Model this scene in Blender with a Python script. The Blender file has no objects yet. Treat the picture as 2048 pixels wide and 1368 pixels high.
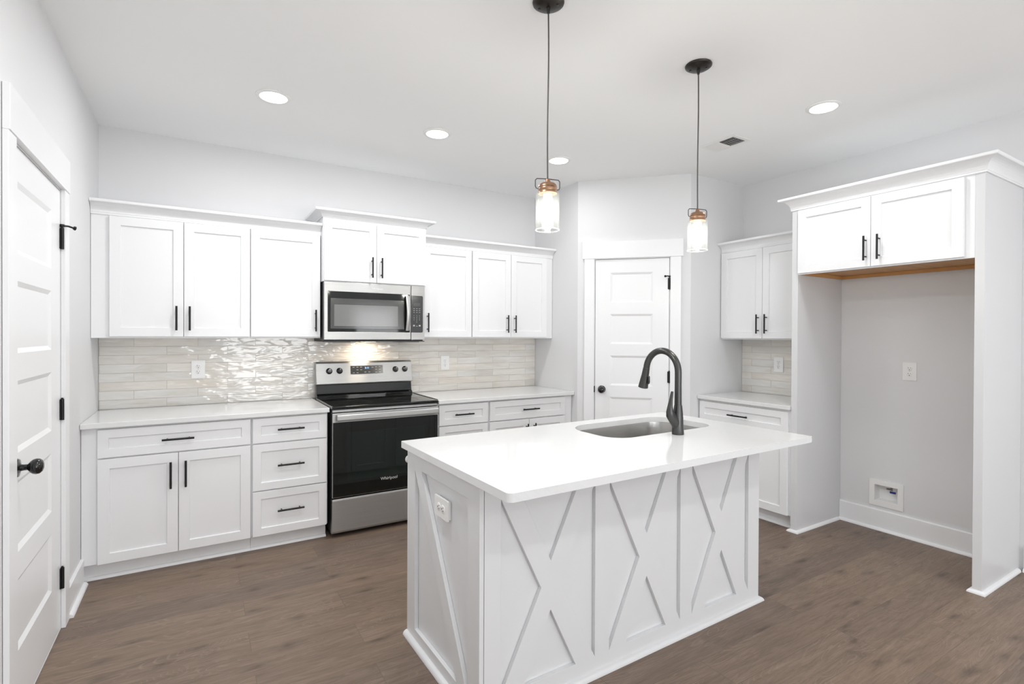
import bpy, bmesh, math, random
from mathutils import Vector, Matrix

sc = bpy.context.scene
COL = sc.collection
PI = math.pi
random.seed(7)

# ------------------------------------------------------------------ camera
F_PX, YAW, PITCH, ROLL = 1031.78, 1.0248, -0.0057, 0.0042
CAM = Vector((0.5653, -4.3362, 1.4187))
Fd = Vector((math.cos(YAW), math.sin(YAW), 0)); Rt = Vector((math.sin(YAW), -math.cos(YAW), 0)); Up = Vector((0, 0, 1))
F2 = Fd * math.cos(PITCH) + Up * math.sin(PITCH); U2 = Up * math.cos(PITCH) - Fd * math.sin(PITCH)
R3 = Rt * math.cos(ROLL) + U2 * math.sin(ROLL); U3 = U2 * math.cos(ROLL) - Rt * math.sin(ROLL)
cd = bpy.data.cameras.new('camera'); cam = bpy.data.objects.new('camera', cd); COL.objects.link(cam)
cd.sensor_width = 36; cd.sensor_fit = 'HORIZONTAL'; cd.lens = 36 * F_PX / 2048
cd.shift_y = -(684 - 676.65) / 2048
cd.clip_start = 0.02
cam.matrix_world = Matrix(((R3.x, U3.x, -F2.x, CAM.x), (R3.y, U3.y, -F2.y, CAM.y), (R3.z, U3.z, -F2.z, CAM.z), (0, 0, 0, 1)))
sc.camera = cam

# ------------------------------------------------------------------ world, view, lights
world = bpy.data.worlds.new('world'); sc.world = world; world.use_nodes = True
world.node_tree.nodes['Background'].inputs[0].default_value = (0.80, 0.90, 1.0, 1)
world.node_tree.nodes['Background'].inputs[1].default_value = 1.0
sc.cycles.diffuse_bounces = 8
vs = sc.view_settings
vs.view_transform = 'Standard'; vs.look = 'None'; vs.exposure = 0.12; vs.gamma = 1.0; vs.use_curve_mapping = False

H = 2.798          # ceiling
W = 4.852          # right wall
YR = -8.4          # rear wall
A = Vector((3.467, -0.69)); B = Vector((4.137, -1.377))

def area(name, loc, rot, sx, sy, power, color=(1, 1, 1), shape='RECTANGLE', spread=PI):
    l = bpy.data.lights.new(name, 'AREA'); l.shape = shape; l.size = sx; l.size_y = sy; l.energy = power; l.color = color; l.spread = spread
    o = bpy.data.objects.new(name, l); COL.objects.link(o); o.location = loc; o.rotation_euler = rot
    return o
# fill panels added inside the guessed rear and left windows, tilted at the ceiling
WIN_Z0, WIN_Z1 = 0.5, 2.35
FILL_W = 52
FILL_LEFT_W = 26
ADDED_CAN_W = 6
BULB_ES = 190
DIFF_ES = 12
REAR = [(1.00, 2.80, 0.02, 2.12), (3.55, 4.55, 0.85, 2.12)]  # unseen rear windows added to light the room; first one placed from tile reflections
area('window_daylight', (1.90, YR + 0.50, 1.08), (PI / 2 + 0.50, 0, 0), 1.7, 2.0, FILL_W, (0.985, 0.99, 1.0))
area('window_daylight', (4.05, YR + 0.34, 1.48), (PI / 2 + 0.50, 0, 0), 0.95, 1.2, FILL_W * 0.34, (0.985, 0.99, 1.0))
area('window_daylight', (0.55, -6.35, 1.30), (PI / 2 + 0.50, 0, -PI / 2), 2.4, 2.0, FILL_LEFT_W, (0.97, 0.985, 1.0))
CAN_W = 8.2
CANS = [(0.936, -1.052), (1.959, -1.046), (2.984, -1.052), (3.772, -2.65)]
CANS_ADDED = [(0.95, -4.6), (2.4, -4.6), (3.85, -4.6), (0.95, -6.6), (2.4, -6.6), (3.85, -6.6)]  # unseen, guessed cans added behind the camera to light the room
CAN_COL = (0.985, 0.99, 1.0)

# ------------------------------------------------------------------ materials
def mat(name, color=(0.8, 0.8, 0.8), rough=0.5, metal=0.0, spec=0.5, coat=0.0, emit=None, es=0.0):
    m = bpy.data.materials.new(name); m.use_nodes = True
    b = m.node_tree.nodes['Principled BSDF']
    b.inputs['Base Color'].default_value = (*color, 1); b.inputs['Roughness'].default_value = rough
    b.inputs['Metallic'].default_value = metal; b.inputs['Specular IOR Level'].default_value = spec
    b.inputs['Coat Weight'].default_value = coat; b.inputs['Coat Roughness'].default_value = 0.05
    if emit: b.inputs['Emission Color'].default_value = (*emit, 1); b.inputs['Emission Strength'].default_value = es
    return m
def nd(m, t, **kw):
    n = m.node_tree.nodes.new(t)
    for k, v in kw.items(): setattr(n, k, v)
    return n
def lk(m, a, b): m.node_tree.links.new(a, b)
def bsdf(m): return m.node_tree.nodes['Principled BSDF']
def coords(m, scale=(1, 1, 1), rot=(0, 0, 0), loc=(0, 0, 0), world=False):
    if world:
        g = nd(m, 'ShaderNodeNewGeometry'); src = g.outputs['Position']
    else:
        tc = nd(m, 'ShaderNodeTexCoord'); src = tc.outputs['Object']
    mp = nd(m, 'ShaderNodeMapping'); mp.inputs['Scale'].default_value = scale; mp.inputs['Rotation'].default_value = rot; mp.inputs['Location'].default_value = loc
    lk(m, src, mp.inputs['Vector']); return mp.outputs['Vector']
def noise(m, vec, scale, detail=3, rough=0.5, dist=0.0):
    n = nd(m, 'ShaderNodeTexNoise'); lk(m, vec, n.inputs['Vector']); n.inputs['Scale'].default_value = scale
    n.inputs['Detail'].default_value = detail; n.inputs['Roughness'].default_value = rough; n.inputs['Distortion'].default_value = dist
    return n.outputs['Fac']
def ramp(m, fac, stops):
    r = nd(m, 'ShaderNodeValToRGB'); e = r.color_ramp.elements
    while len(e) < len(stops): e.new(0.5)
    for i, (p, c) in enumerate(stops): e[i].position = p; e[i].color = (*c, 1) if len(c) == 3 else c
    lk(m, fac, r.inputs['Fac']); return r.outputs['Color']
def mix(m, a, b, fac, mode='MIX'):
    n = nd(m, 'ShaderNodeMix', data_type='RGBA', blend_type=mode)
    for k, v in ((0, fac), (6, a), (7, b)):
        if hasattr(v, 'node'): lk(m, v, n.inputs[k])
        else: n.inputs[k].default_value = v if k == 0 else (*v, 1)
    return n.outputs[2]
def bump(m, height, strength, dist=0.01, prev=None):
    n = nd(m, 'ShaderNodeBump'); lk(m, height, n.inputs['Height']); n.inputs['Strength'].default_value = strength; n.inputs['Distance'].default_value = dist
    if prev: lk(m, prev, n.inputs['Normal'])
    return n.outputs['Normal']

M = {}
def wallmat(name, c, rough):
    m = mat(name, c, rough, spec=0.3)
    lk(m, bump(m, noise(m, coords(m, world=True), 260, 2), 0.05, 0.002), bsdf(m).inputs['Normal'])
    return m
M['wall'] = wallmat('wall_paint_grey', (0.72, 0.722, 0.73), 0.62)
M['ceil'] = wallmat('ceiling_paint', (0.90, 0.907, 0.908), 0.85)
def paintmat(name, c, rough):
    m = mat(name, c, rough, spec=0.45)
    lk(m, bump(m, noise(m, coords(m, world=True), 90, 2), 0.02, 0.002), bsdf(m).inputs['Normal'])
    return m
M['cab'] = paintmat('white_cabinet_paint', (0.815, 0.82, 0.83), 0.33)
M['trim'] = paintmat('white_trim_paint', (0.835, 0.84, 0.85), 0.30)
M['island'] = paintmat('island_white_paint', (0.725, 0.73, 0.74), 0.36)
M['panel'] = paintmat('end_panel_paint', (0.68, 0.684, 0.695), 0.34)  # cabinet white made darker: shade on the panels put into the colour
M['seam'] = mat('dark_gap', (0.10, 0.10, 0.10), 0.9)
M['black'] = mat('matte_black_metal', (0.020, 0.020, 0.021), 0.38, metal=0.6)
M['faucet'] = mat('black_stainless', (0.085, 0.085, 0.083), 0.30, metal=0.9)
M['bronze'] = mat('dark_bronze', (0.045, 0.040, 0.037), 0.35, metal=0.8)
M['knob'] = mat('gloss_black_metal', (0.015, 0.015, 0.016), 0.12, metal=0.5, coat=0.5)
M['plastic'] = mat('white_plastic', (0.84, 0.84, 0.83), 0.30)
M['slot'] = mat('dark_slot', (0.03, 0.03, 0.03), 0.6)
M['blackglass'] = mat('black_glass', (0.006, 0.007, 0.0065), 0.04, spec=0.5)
M['ovenwin'] = mat('oven_window_glass', (0.004, 0.009, 0.007), 0.03, spec=0.55)
M['darkbody'] = mat('charcoal_metal', (0.055, 0.055, 0.055), 0.45, metal=0.4)
M['ctrl'] = mat('control_glass', (0.03, 0.031, 0.032), 0.15)
M['mwwin'] = mat('microwave_window_mesh', (0.17, 0.17, 0.165), 0.12, spec=0.7)
M['mwframe'] = mat('microwave_window_frame', (0.06, 0.06, 0.057), 0.10, spec=0.7)
M['ring'] = mat('burner_ring_print', (0.045, 0.045, 0.045), 0.15)
M['mark'] = mat('printed_mark', (0.55, 0.55, 0.55), 0.5)
M['silver'] = mat('silver_lettering', (0.75, 0.75, 0.74), 0.3, metal=0.3)
M['bluelcd'] = mat('blue_display', (0.02, 0.05, 0.2), 0.4, emit=(0.35, 0.6, 1.0), es=2.2)
M['copper'] = mat('copper_lid', (0.34, 0.20, 0.125), 0.34, metal=0.8)
M['wire'] = mat('iron_wire', (0.10, 0.095, 0.09), 0.4, metal=0.7)
M['brass'] = mat('valve_metal', (0.35, 0.33, 0.30), 0.3, metal=1.0)
M['blue'] = mat('blue_plastic', (0.01, 0.03, 0.22), 0.35)
M['bulb'] = mat('bulb_glow', (1, 1, 1), 0.5, emit=(1.0, 0.955, 0.88), es=BULB_ES)
M['diff'] = mat('lit_diffuser', (1, 1, 1), 0.5, emit=(1.0, 0.985, 0.96), es=DIFF_ES)
M['lens'] = mat('lit_lamp_lens', (1, 1, 1), 0.5, emit=(1.0, 0.84, 0.62), es=8)
M['ventdark'] = mat('duct_dark', (0.05, 0.05, 0.05), 0.9)
M['rubber'] = mat('white_rubber', (0.8, 0.8, 0.8), 0.6)

m = mat('brushed_stainless', (0.52, 0.52, 0.515), 0.38, metal=1.0)
v = coords(m, scale=(1.2, 1.2, 160))
n_ = noise(m, v, 3.0, 3, 0.6)
lk(m, ramp(m, n_, [(0.2, (0.46, 0.46, 0.455)), (0.8, (0.56, 0.56, 0.555))]), bsdf(m).inputs['Base Color'])
bsdf(m).inputs['Anisotropic'].default_value = 0.85
tg = nd(m, 'ShaderNodeCombineXYZ'); tg.inputs[2].default_value = 1.0; lk(m, tg.outputs[0], bsdf(m).inputs['Tangent'])
M['steel'] = m
m = mat('satin_sink_steel', (0.50, 0.49, 0.475), 0.26, metal=1.0)
v = coords(m, scale=(1, 1, 60)); lk(m, bump(m, noise(m, v, 6, 2), 0.05, 0.002), bsdf(m).inputs['Normal'])
M['sink'] = m

m = mat('white_quartz', (0.86, 0.86, 0.86), 0.10, spec=0.5)
v = coords(m, world=True)
vein = noise(m, v, 2.2, 6, 0.6, 1.6)
veins = ramp(m, vein, [(0.485, (0, 0, 0)), (0.50, (1, 1, 1)), (0.515, (0, 0, 0))])
cl = noise(m, v, 1.3, 3)
vm = mix(m, (0, 0, 0), veins, ramp(m, cl, [(0.45, (0, 0, 0)), (0.65, (0.28, 0.28, 0.28))]))
lk(m, mix(m, (0.745, 0.75, 0.752), (0.58, 0.585, 0.59), vm), bsdf(m).inputs['Base Color'])
M['quartz'] = m

m = mat('birch_plywood', (0.50, 0.27, 0.11), 0.55)
v = coords(m, scale=(14, 1, 14))
lk(m, ramp(m, noise(m, v, 3, 5, 0.6, 0.4), [(0.25, (0.42, 0.20, 0.07)), (0.75, (0.66, 0.38, 0.17))]), bsdf(m).inputs['Base Color'])
M['ply'] = m
m = mat('plywood_edge', (0.62, 0.33, 0.12), 0.5)
M['plyedge'] = m

# floor: vinyl planks running along x
m = mat('vinyl_plank_floor', (0.25, 0.2, 0.16), 0.42, spec=0.35)
vw = coords(m, world=True)
br = nd(m, 'ShaderNodeTexBrick'); lk(m, vw, br.inputs['Vector'])
br.offset = 0.37; br.offset_frequency = 2
br.inputs['Color1'].default_value = (0, 0, 0, 1); br.inputs['Color2'].default_value = (1, 1, 1, 1); br.inputs['Mortar'].default_value = (0.5, 0.5, 0.5, 1)
br.inputs['Scale'].default_value = 1; br.inputs['Mortar Size'].default_value = 0.0011; br.inputs['Mortar Smooth'].default_value = 0.3
br.inputs['Brick Width'].default_value = 1.22; br.inputs['Row Height'].default_value = 0.178; br.inputs['Bias'].default_value = 0
# per plank offset of the grain
off = nd(m, 'ShaderNodeVectorMath', operation='SCALE'); lk(m, br.outputs['Color'], off.inputs[0]); off.inputs['Scale'].default_value = 37.0
addv = nd(m, 'ShaderNodeVectorMath', operation='ADD'); lk(m, vw, addv.inputs[0]); lk(m, off.outputs[0], addv.inputs[1])
def mapped(vec, s):
    mp = nd(m, 'ShaderNodeMapping'); lk(m, vec, mp.inputs['Vector']); mp.inputs['Scale'].default_value = s; return mp.outputs['Vector']
g1 = noise(m, mapped(addv.outputs[0], (1.6, 20, 1)), 2.2, 8, 0.66, 0.9)
g2 = noise(m, mapped(addv.outputs[0], (5, 90, 1)), 2.5, 4, 0.6, 0.3)
g3 = noise(m, mapped(addv.outputs[0], (1.3, 4.5, 1)), 2.0, 4, 0.6, 1.2)
c1 = ramp(m, g1, [(0.27, (0.155, 0.112, 0.084)), (0.52, (0.232, 0.176, 0.135)), (0.78, (0.330, 0.262, 0.208))])
c2 = mix(m, c1, ramp(m, g2, [(0.3, (0.135, 0.099, 0.075)), (0.7, (0.31, 0.245, 0.195))]), 0.30)
# cathedral rings: contour lines of a slow noise field
lowf = noise(m, mapped(addv.outputs[0], (1.1, 5.0, 1)), 1.5, 2, 0.45, 0.5)
mu = nd(m, 'ShaderNodeMath', operation='MULTIPLY'); lk(m, lowf, mu.inputs[0]); mu.inputs[1].default_value = 210.0
sn = nd(m, 'ShaderNodeMath', operation='SINE'); lk(m, mu.outputs[0], sn.inputs[0])
ringmask = noise(m, mapped(addv.outputs[0], (1.5, 6, 1)), 1.2, 2)
rl = mix(m, (0, 0, 0), ramp(m, sn.outputs[0], [(0.55, (0, 0, 0)), (0.98, (1, 1, 1))]), ramp(m, ringmask, [(0.46, (0.03, 0.03, 0.03)), (0.62, (0.42, 0.42, 0.42))]))
c2 = mix(m, c2, (0.36, 0.29, 0.235), rl)
c3 = mix(m, c2, (0.125, 0.092, 0.070), ramp(m, g3, [(0.56, (0, 0, 0)), (0.76, (0.62, 0.62, 0.62))]))
vo = nd(m, 'ShaderNodeTexVoronoi'); lk(m, mapped(addv.outputs[0], (1.5, 4.2, 1)), vo.inputs['Vector']); vo.inputs['Scale'].default_value = 1.25
vo.voronoi_dimensions = '2D'; vo.inputs['Randomness'].default_value = 1.0
kn = noise(m, mapped(addv.outputs[0], (9, 24, 1)), 1.6, 3)
ks = nd(m, 'ShaderNodeMath', operation='MULTIPLY_ADD'); lk(m, kn, ks.inputs[0]); ks.inputs[1].default_value = 0.22; lk(m, vo.outputs['Distance'], ks.inputs[2])
c3 = mix(m, c3, (0.085, 0.062, 0.048), ramp(m, ks.outputs[0], [(0.11, (0.75, 0.75, 0.75)), (0.20, (0.22, 0.22, 0.22)), (0.30, (0, 0, 0))]))
tone = ramp(m, br.outputs['Color'], [(0.0, (0.88, 0.88, 0.90)), (1.0, (1.10, 1.08, 1.05))])
c4 = mix(m, mix(m, c3, (0.83, 0.795, 0.775), 1.0, 'MULTIPLY'), tone, 1.0, 'MULTIPLY')
sm = nd(m, 'ShaderNodeMath', operation='MULTIPLY'); lk(m, br.outputs['Fac'], sm.inputs[0]); sm.inputs[1].default_value = 0.55
c5 = mix(m, c4, (0.09, 0.068, 0.053), sm.outputs[0])
lk(m, c5, bsdf(m).inputs['Base Color'])
lk(m, ramp(m, g2, [(0.2, (0.50, 0.50, 0.50)), (0.8, (0.36, 0.36, 0.36))]), bsdf(m).inputs['Roughness'])
lk(m, bump(m, g2, 0.12, 0.003), bsdf(m).inputs['Normal'])
M['floor'] = m

# glazed tile (x along the wall, z up), in the object's own axes
def tilemat(name, xoff):
    m = mat(name, (0.6, 0.57, 0.52), 0.07, spec=0.6, coat=0.55)
    tc = nd(m, 'ShaderNodeTexCoord'); sp = nd(m, 'ShaderNodeSeparateXYZ'); lk(m, tc.outputs['Object'], sp.inputs[0])
    cb = nd(m, 'ShaderNodeCombineXYZ'); lk(m, sp.outputs['X'], cb.inputs['X']); lk(m, sp.outputs['Z'], cb.inputs['Y'])
    mp = nd(m, 'ShaderNodeMapping'); lk(m, cb.outputs[0], mp.inputs['Vector']); mp.inputs['Location'].default_value = (xoff, 0, 0)
    vec = mp.outputs['Vector']
    br = nd(m, 'ShaderNodeTexBrick'); lk(m, vec, br.inputs['Vector']); br.offset = 0.5; br.offset_frequency = 2
    br.inputs['Color1'].default_value = (0, 0, 0, 1); br.inputs['Color2'].default_value = (1, 1, 1, 1); br.inputs['Mortar'].default_value = (0.5, 0.5, 0.5, 1)
    br.inputs['Scale'].default_value = 1; br.inputs['Mortar Size'].default_value = 0.0013; br.inputs['Mortar Smooth'].default_value = 0.15
    br.inputs['Brick Width'].default_value = 0.3715; br.inputs['Row Height'].default_value = 0.0597; br.inputs['Bias'].default_value = 0
    o = nd(m, 'ShaderNodeVectorMath', operation='SCALE'); lk(m, br.outputs['Color'], o.inputs[0]); o.inputs['Scale'].default_value = 23.0
    ad = nd(m, 'ShaderNodeVectorMath', operation='ADD'); lk(m, vec, ad.inputs[0]); lk(m, o.outputs[0], ad.inputs[1])
    mp2 = nd(m, 'ShaderNodeMapping'); lk(m, ad.outputs[0], mp2.inputs['Vector']); mp2.inputs['Scale'].default_value = (2.2, 12, 1)
    streak = noise(m, mp2.outputs['Vector'], 1.4, 3, 0.5, 0.6)
    base = ramp(m, streak, [(0.3, (0.68, 0.645, 0.595)), (0.5, (0.74, 0.715, 0.675)), (0.72, (0.79, 0.775, 0.75))])
    tone = ramp(m, br.outputs['Color'], [(0, (0.95, 0.96, 0.965)), (0.5, (1, 1, 0.99)), (1, (1.03, 1.01, 0.98))])
    c = mix(m, base, tone, 1.0, 'MULTIPLY')
    c = mix(m, c, (0.50, 0.47, 0.43), br.outputs['Fac'])
    lk(m, c, bsdf(m).inputs['Base Color'])
    rr = ramp(m, br.outputs['Fac'], [(0, (0.07, 0.07, 0.07)), (1, (0.6, 0.6, 0.6))]); lk(m, rr, bsdf(m).inputs['Roughness'])
    mp3 = nd(m, 'ShaderNodeMapping'); lk(m, ad.outputs[0], mp3.inputs['Vector']); mp3.inputs['Scale'].default_value = (0.75, 2.4, 1)
    wav = noise(m, mp3.outputs['Vector'], 10, 1, 0.4, 0.9)
    n1 = bump(m, wav, 0.6, 0.010)
    inv = nd(m, 'ShaderNodeMath', operation='SUBTRACT'); inv.inputs[0].default_value = 1.0; lk(m, br.outputs['Fac'], inv.inputs[1])
    n2 = bump(m, inv.outputs[0], 0.6, 0.0012, n1)
    lk(m, n2, bsdf(m).inputs['Normal']); lk(m, n2, bsdf(m).inputs['Coat Normal'])
    return m
M['tile'] = tilemat('glazed_subway_tile', 0.183)
M['tile_side'] = tilemat('glazed_subway_tile_side', 0.09)

def thin_glass(name, tint=(0.97, 0.98, 0.97), haze=0.006):
    m = bpy.data.materials.new(name); m.use_nodes = True; nt = m.node_tree
    for n in list(nt.nodes): nt.nodes.remove(n)
    out = nt.nodes.new('ShaderNodeOutputMaterial'); tr = nt.nodes.new('ShaderNodeBsdfTransparent'); gl = nt.nodes.new('ShaderNodeBsdfGlossy')
    tr.inputs[0].default_value = (*tint, 1); gl.inputs['Roughness'].default_value = 0.05
    lw = nt.nodes.new('ShaderNodeLayerWeight'); lw.inputs[0].default_value = 0.5
    fr = nt.nodes.new('ShaderNodeMath'); fr.operation = 'POWER'; nt.links.new(lw.outputs['Facing'], fr.inputs[0]); fr.inputs[1].default_value = 4.0
    f2 = nt.nodes.new('ShaderNodeMath'); f2.operation = 'MULTIPLY_ADD'; nt.links.new(fr.outputs[0], f2.inputs[0]); f2.inputs[1].default_value = 0.45; f2.inputs[2].default_value = 0.03; fr = f2
    mx = nt.nodes.new('ShaderNodeMixShader'); nt.links.new(fr.outputs[0], mx.inputs[0]); nt.links.new(tr.outputs[0], mx.inputs[1]); nt.links.new(gl.outputs[0], mx.inputs[2])
    tl = nt.nodes.new('ShaderNodeBsdfTranslucent'); tl.inputs[0].default_value = (0.95, 0.95, 0.94, 1)
    mx2 = nt.nodes.new('ShaderNodeMixShader'); mx2.inputs[0].default_value = haze
    nt.links.new(mx.outputs[0], mx2.inputs[1]); nt.links.new(tl.outputs[0], mx2.inputs[2]); nt.links.new(mx2.outputs[0], out.inputs[0])
    return m
M['glass'] = thin_glass('clear_jar_glass')
M['rim'] = thin_glass('glass_rim', haze=0.12)
M['pane'] = thin_glass('window_pane_glass', haze=0.0)

# ------------------------------------------------------------------ mesh helpers
class MB:
    def __init__(s): s.b = bmesh.new(); s.smooth = False
    def box(s, x0, x1, y0, y1, z0, z1):
        b = s.b
        v = [b.verts.new(p) for p in ((x0, y0, z0), (x1, y0, z0), (x1, y1, z0), (x0, y1, z0), (x0, y0, z1), (x1, y0, z1), (x1, y1, z1), (x0, y1, z1))]
        for f in ((3, 2, 1, 0), (4, 5, 6, 7), (0, 1, 5, 4), (1, 2, 6, 5), (2, 3, 7, 6), (3, 0, 4, 7)): b.faces.new([v[i] for i in f])
        return s
    def prism(s, pts, axis, a0, a1):
        # pts 2D polygon; axis 'y' -> (x,z) polygon extruded in y, 'z' -> (x,y), 'x' -> (y,z)
        def P(p, a): return {'y': (p[0], a, p[1]), 'z': (p[0], p[1], a), 'x': (a, p[0], p[1])}[axis]
        b = s.b; v0 = [b.verts.new(P(p, a0)) for p in pts]; v1 = [b.verts.new(P(p, a1)) for p in pts]
        b.faces.new(v0); b.faces.new(v1[::-1]); n = len(pts)
        for i in range(n): b.faces.new([v0[i], v1[i], v1[(i + 1) % n], v0[(i + 1) % n]])
        return s
    def tube(s, pts, r, n=12, cap=True, squash=None):
        # swept circle through points; r number or list
        b = s.b; pts = [Vector(p) for p in pts]; rr = r if isinstance(r, (list, tuple)) else [r] * len(pts)
        rings = []; prev = None
        for i, p in enumerate(pts):
            if i == 0: t = pts[1] - p
            elif i == len(pts) - 1: t = p - pts[i - 1]
            else: t = (pts[i + 1] - p).normalized() + (p - pts[i - 1]).normalized()
            t.normalize()
            if prev is None:
                a = Vector((0, 0, 1)) if abs(t.z) < 0.9 else Vector((1, 0, 0))
                u = t.cross(a).normalized()
            else:
                u = (prev - t * prev.dot(t)).normalized()
            prev = u; w = t.cross(u)
            q = squash[i] if squash else (1, 1)
            rings.append([b.verts.new(p + (u * math.cos(2 * PI * k / n) * q[0] + w * math.sin(2 * PI * k / n) * q[1]) * rr[i]) for k in range(n)])
        for i in range(len(rings) - 1):
            for k in range(n): b.faces.new([rings[i][k], rings[i][(k + 1) % n], rings[i + 1][(k + 1) % n], rings[i + 1][k]])
        if cap: b.faces.new(rings[0][::-1]); b.faces.new(rings[-1])
        s.smooth = True; return s
    def lathe(s, prof, n=32, origin=(0, 0, 0), axis='z', close=False):
        # prof list of (r, h) along axis
        b = s.b; o = Vector(origin); rings = []
        def P(r, h, a):
            c, d = r * math.cos(a), r * math.sin(a)
            return o + Vector({'z': (c, d, h), 'y': (c, h, d), 'x': (h, c, d)}[axis])
        for r, h in prof:
            if r < 1e-6: rings.append([b.verts.new(P(0, h, 0))])
            else: rings.append([b.verts.new(P(r, h, 2 * PI * k / n)) for k in range(n)])
        R_ = rings + ([rings[0]] if close else [])
        for i in range(len(R_) - 1):
            p, q = R_[i], R_[i + 1]
            for k in range(n):
                k2 = (k + 1) % n
                if len(p) == 1 and len(q) == 1: continue
                if len(p) == 1: b.faces.new([p[0], q[k], q[k2]])
                elif len(q) == 1: b.faces.new([p[k], q[0], p[k2]])
                else: b.faces.new([p[k], q[k], q[k2], p[k2]])
        s.smooth = True; return s
    def plate(s, outer, holes, y0, y1, through=True, rec=None, taper=0.0):
        """polygon (x,z) with holes; front face at y0, back at y1. through: holes go right through;
        else holes are recesses of depth rec with sides tapering inward by taper."""
        b = s.b
        def loop(pts, y): return [b.verts.new((p[0], y, p[1])) for p in pts]
        def edges(vs): return [b.edges.new((vs[i], vs[(i + 1) % len(vs)])) for i in range(len(vs))]
        fo = loop(outer, y0); bo = loop(outer, y1); ef = edges(fo)
        fh = [loop(h, y0) for h in holes]
        for h in fh: ef += edges(h)
        bmesh.ops.triangle_fill(b, use_beauty=True, edges=ef)
        n = len(outer)
        for i in range(n): b.faces.new([fo[i], fo[(i + 1) % n], bo[(i + 1) % n], bo[i]])
        if through:
            bh = [loop(h, y1) for h in holes]; eb = [b.edges.get((bo[i], bo[(i + 1) % n])) for i in range(n)]
            for h in bh: eb += edges(h)
            bmesh.ops.triangle_fill(b, use_beauty=True, edges=eb)
            for h, k in zip(fh, bh):
                for i in range(len(h)): b.faces.new([h[i], k[i], k[(i + 1) % len(h)], h[(i + 1) % len(h)]])
        else:
            b.faces.new(bo)
            for hv, h in zip(fh, holes):
                cx = sum(p[0] for p in h) / len(h); cz = sum(p[1] for p in h) / len(h)
                xs = [p[0] for p in h]; zs = [p[1] for p in h]
                if taper: inn = [(p[0] + (taper if p[0] < cx else -taper), p[1] + (taper if p[1] < cz else -taper)) for p in h]
                else: inn = h
                iv = loop(inn, y0 + rec)
                for i in range(len(h)): b.faces.new([hv[i], iv[i], iv[(i + 1) % len(h)], hv[(i + 1) % len(h)]])
                b.faces.new(iv)
        return s
    def xform(s, mtx): bmesh.ops.transform(s.b, matrix=mtx, verts=s.b.verts); return s
    def build(s, name, material, parent=None, bevel=0.0, seg=2, smooth=None):
        bmesh.ops.recalc_face_normals(s.b, faces=s.b.faces)
        me = bpy.data.meshes.new(name); s.b.to_mesh(me); s.b.free()
        o = bpy.data.objects.new(name, me); COL.objects.link(o); me.materials.append(material)
        if s.smooth if smooth is None else smooth:
            me.set_sharp_from_angle(angle=math.radians(38)) if hasattr(me, 'set_sharp_from_angle') else None
            for p in me.polygons: p.use_smooth = True
        if bevel:
            md = o.modifiers.new('bevel', 'BEVEL'); md.width = bevel; md.segments = seg; md.limit_method = 'ANGLE'; md.angle_limit = math.radians(40); md.use_clamp_overlap = True
            md.harden_normals = True
            for p in me.polygons: p.use_smooth = True
            me.set_sharp_from_angle(angle=math.radians(10 if not s.smooth else 35))
        if parent: o.parent = parent
        return o

def thing(name, label, cat, loc=(0, 0, 0), rot=0, group=None, kind=None, euler=None):
    o = bpy.data.objects.new(name, None); COL.objects.link(o); o.location = loc; o.rotation_euler = euler or (0, 0, rot)
    o.empty_display_size = 0.1
    if label: o['label'] = label
    if cat: o['category'] = cat
    if group: o['group'] = group
    if kind: o['kind'] = kind
    return o
def tag(o, label=None, cat=None, group=None, kind=None):
    if label: o['label'] = label
    if cat: o['category'] = cat
    if group: o['group'] = group
    if kind: o['kind'] = kind
    return o
def copy_tree(o, parent=None):
    kids = list(o.children)
    c = o.copy(); COL.objects.link(c)
    if parent: c.parent = parent
    for k in kids: copy_tree(k, c)
    return c
def rect(x0, x1, z0, z1): return [(x0, z0), (x1, z0), (x1, z1), (x0, z1)]
def rrect(x0, x1, y0, y1, r, n=8, rs=None):
    rs = rs or [r] * 4; out = []
    for (cx, cy, a0, rr) in ((x0 + rs[0], y0 + rs[0], PI, rs[0]), (x1 - rs[1], y0 + rs[1], 1.5 * PI, rs[1]), (x1 - rs[2], y1 - rs[2], 0, rs[2]), (x0 + rs[3], y1 - rs[3], 0.5 * PI, rs[3])):
        for k in range(n + 1):
            a = a0 + k / n * PI / 2; out.append((cx + rr * math.cos(a), cy + rr * math.sin(a)))
    return out

def sweep(path, prof, sign=1):
    """profile (out, z) along an open xy path, mitred; out goes to the right of travel * sign"""
    mb = MB(); b = mb.b; P = [Vector(p) for p in path]; n = len(P); rings = []
    nr = []
    for i in range(n - 1):
        d = (P[i + 1] - P[i]).normalized(); nr.append(Vector((d.y, -d.x)) * sign)
    for i in range(n):
        if i == 0: mvec = nr[0]
        elif i == n - 1: mvec = nr[-1]
        else:
            mm = nr[i - 1] + nr[i]; mvec = mm / max(1e-6, mm.dot(nr[i]))
        rings.append([b.verts.new((P[i].x + mvec.x * o, P[i].y + mvec.y * o, z)) for o, z in prof])
    k = len(prof)
    for i in range(n - 1):
        for j in range(k): b.faces.new([rings[i][j], rings[i][(j + 1) % k], rings[i + 1][(j + 1) % k], rings[i + 1][j]])
    b.faces.new(rings[0][::-1]); b.faces.new(rings[-1])
    return mb
def shoe_prof(z=0.0, r=0.019):
    return [(0, z), (r, z)] + [(r * math.cos(a), z + r * math.sin(a)) for a in [PI / 2 * k / 6 for k in range(1, 6)]] + [(0, z + r)]
def crown_prof(z0, h, out):
    pts = [(0, z0), (0.007, z0), (0.007, z0 + 0.010)]
    for k in range(0, 9):
        t = k / 8; a = t * PI / 2
        pts.append((0.009 + (out - 0.012) * (1 - math.cos(a)), z0 + 0.012 + (h - 0.030) * math.sin(a)))
    pts += [(out, z0 + h - 0.014), (out, z0 + h), (0, z0 + h)]
    return pts

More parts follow.
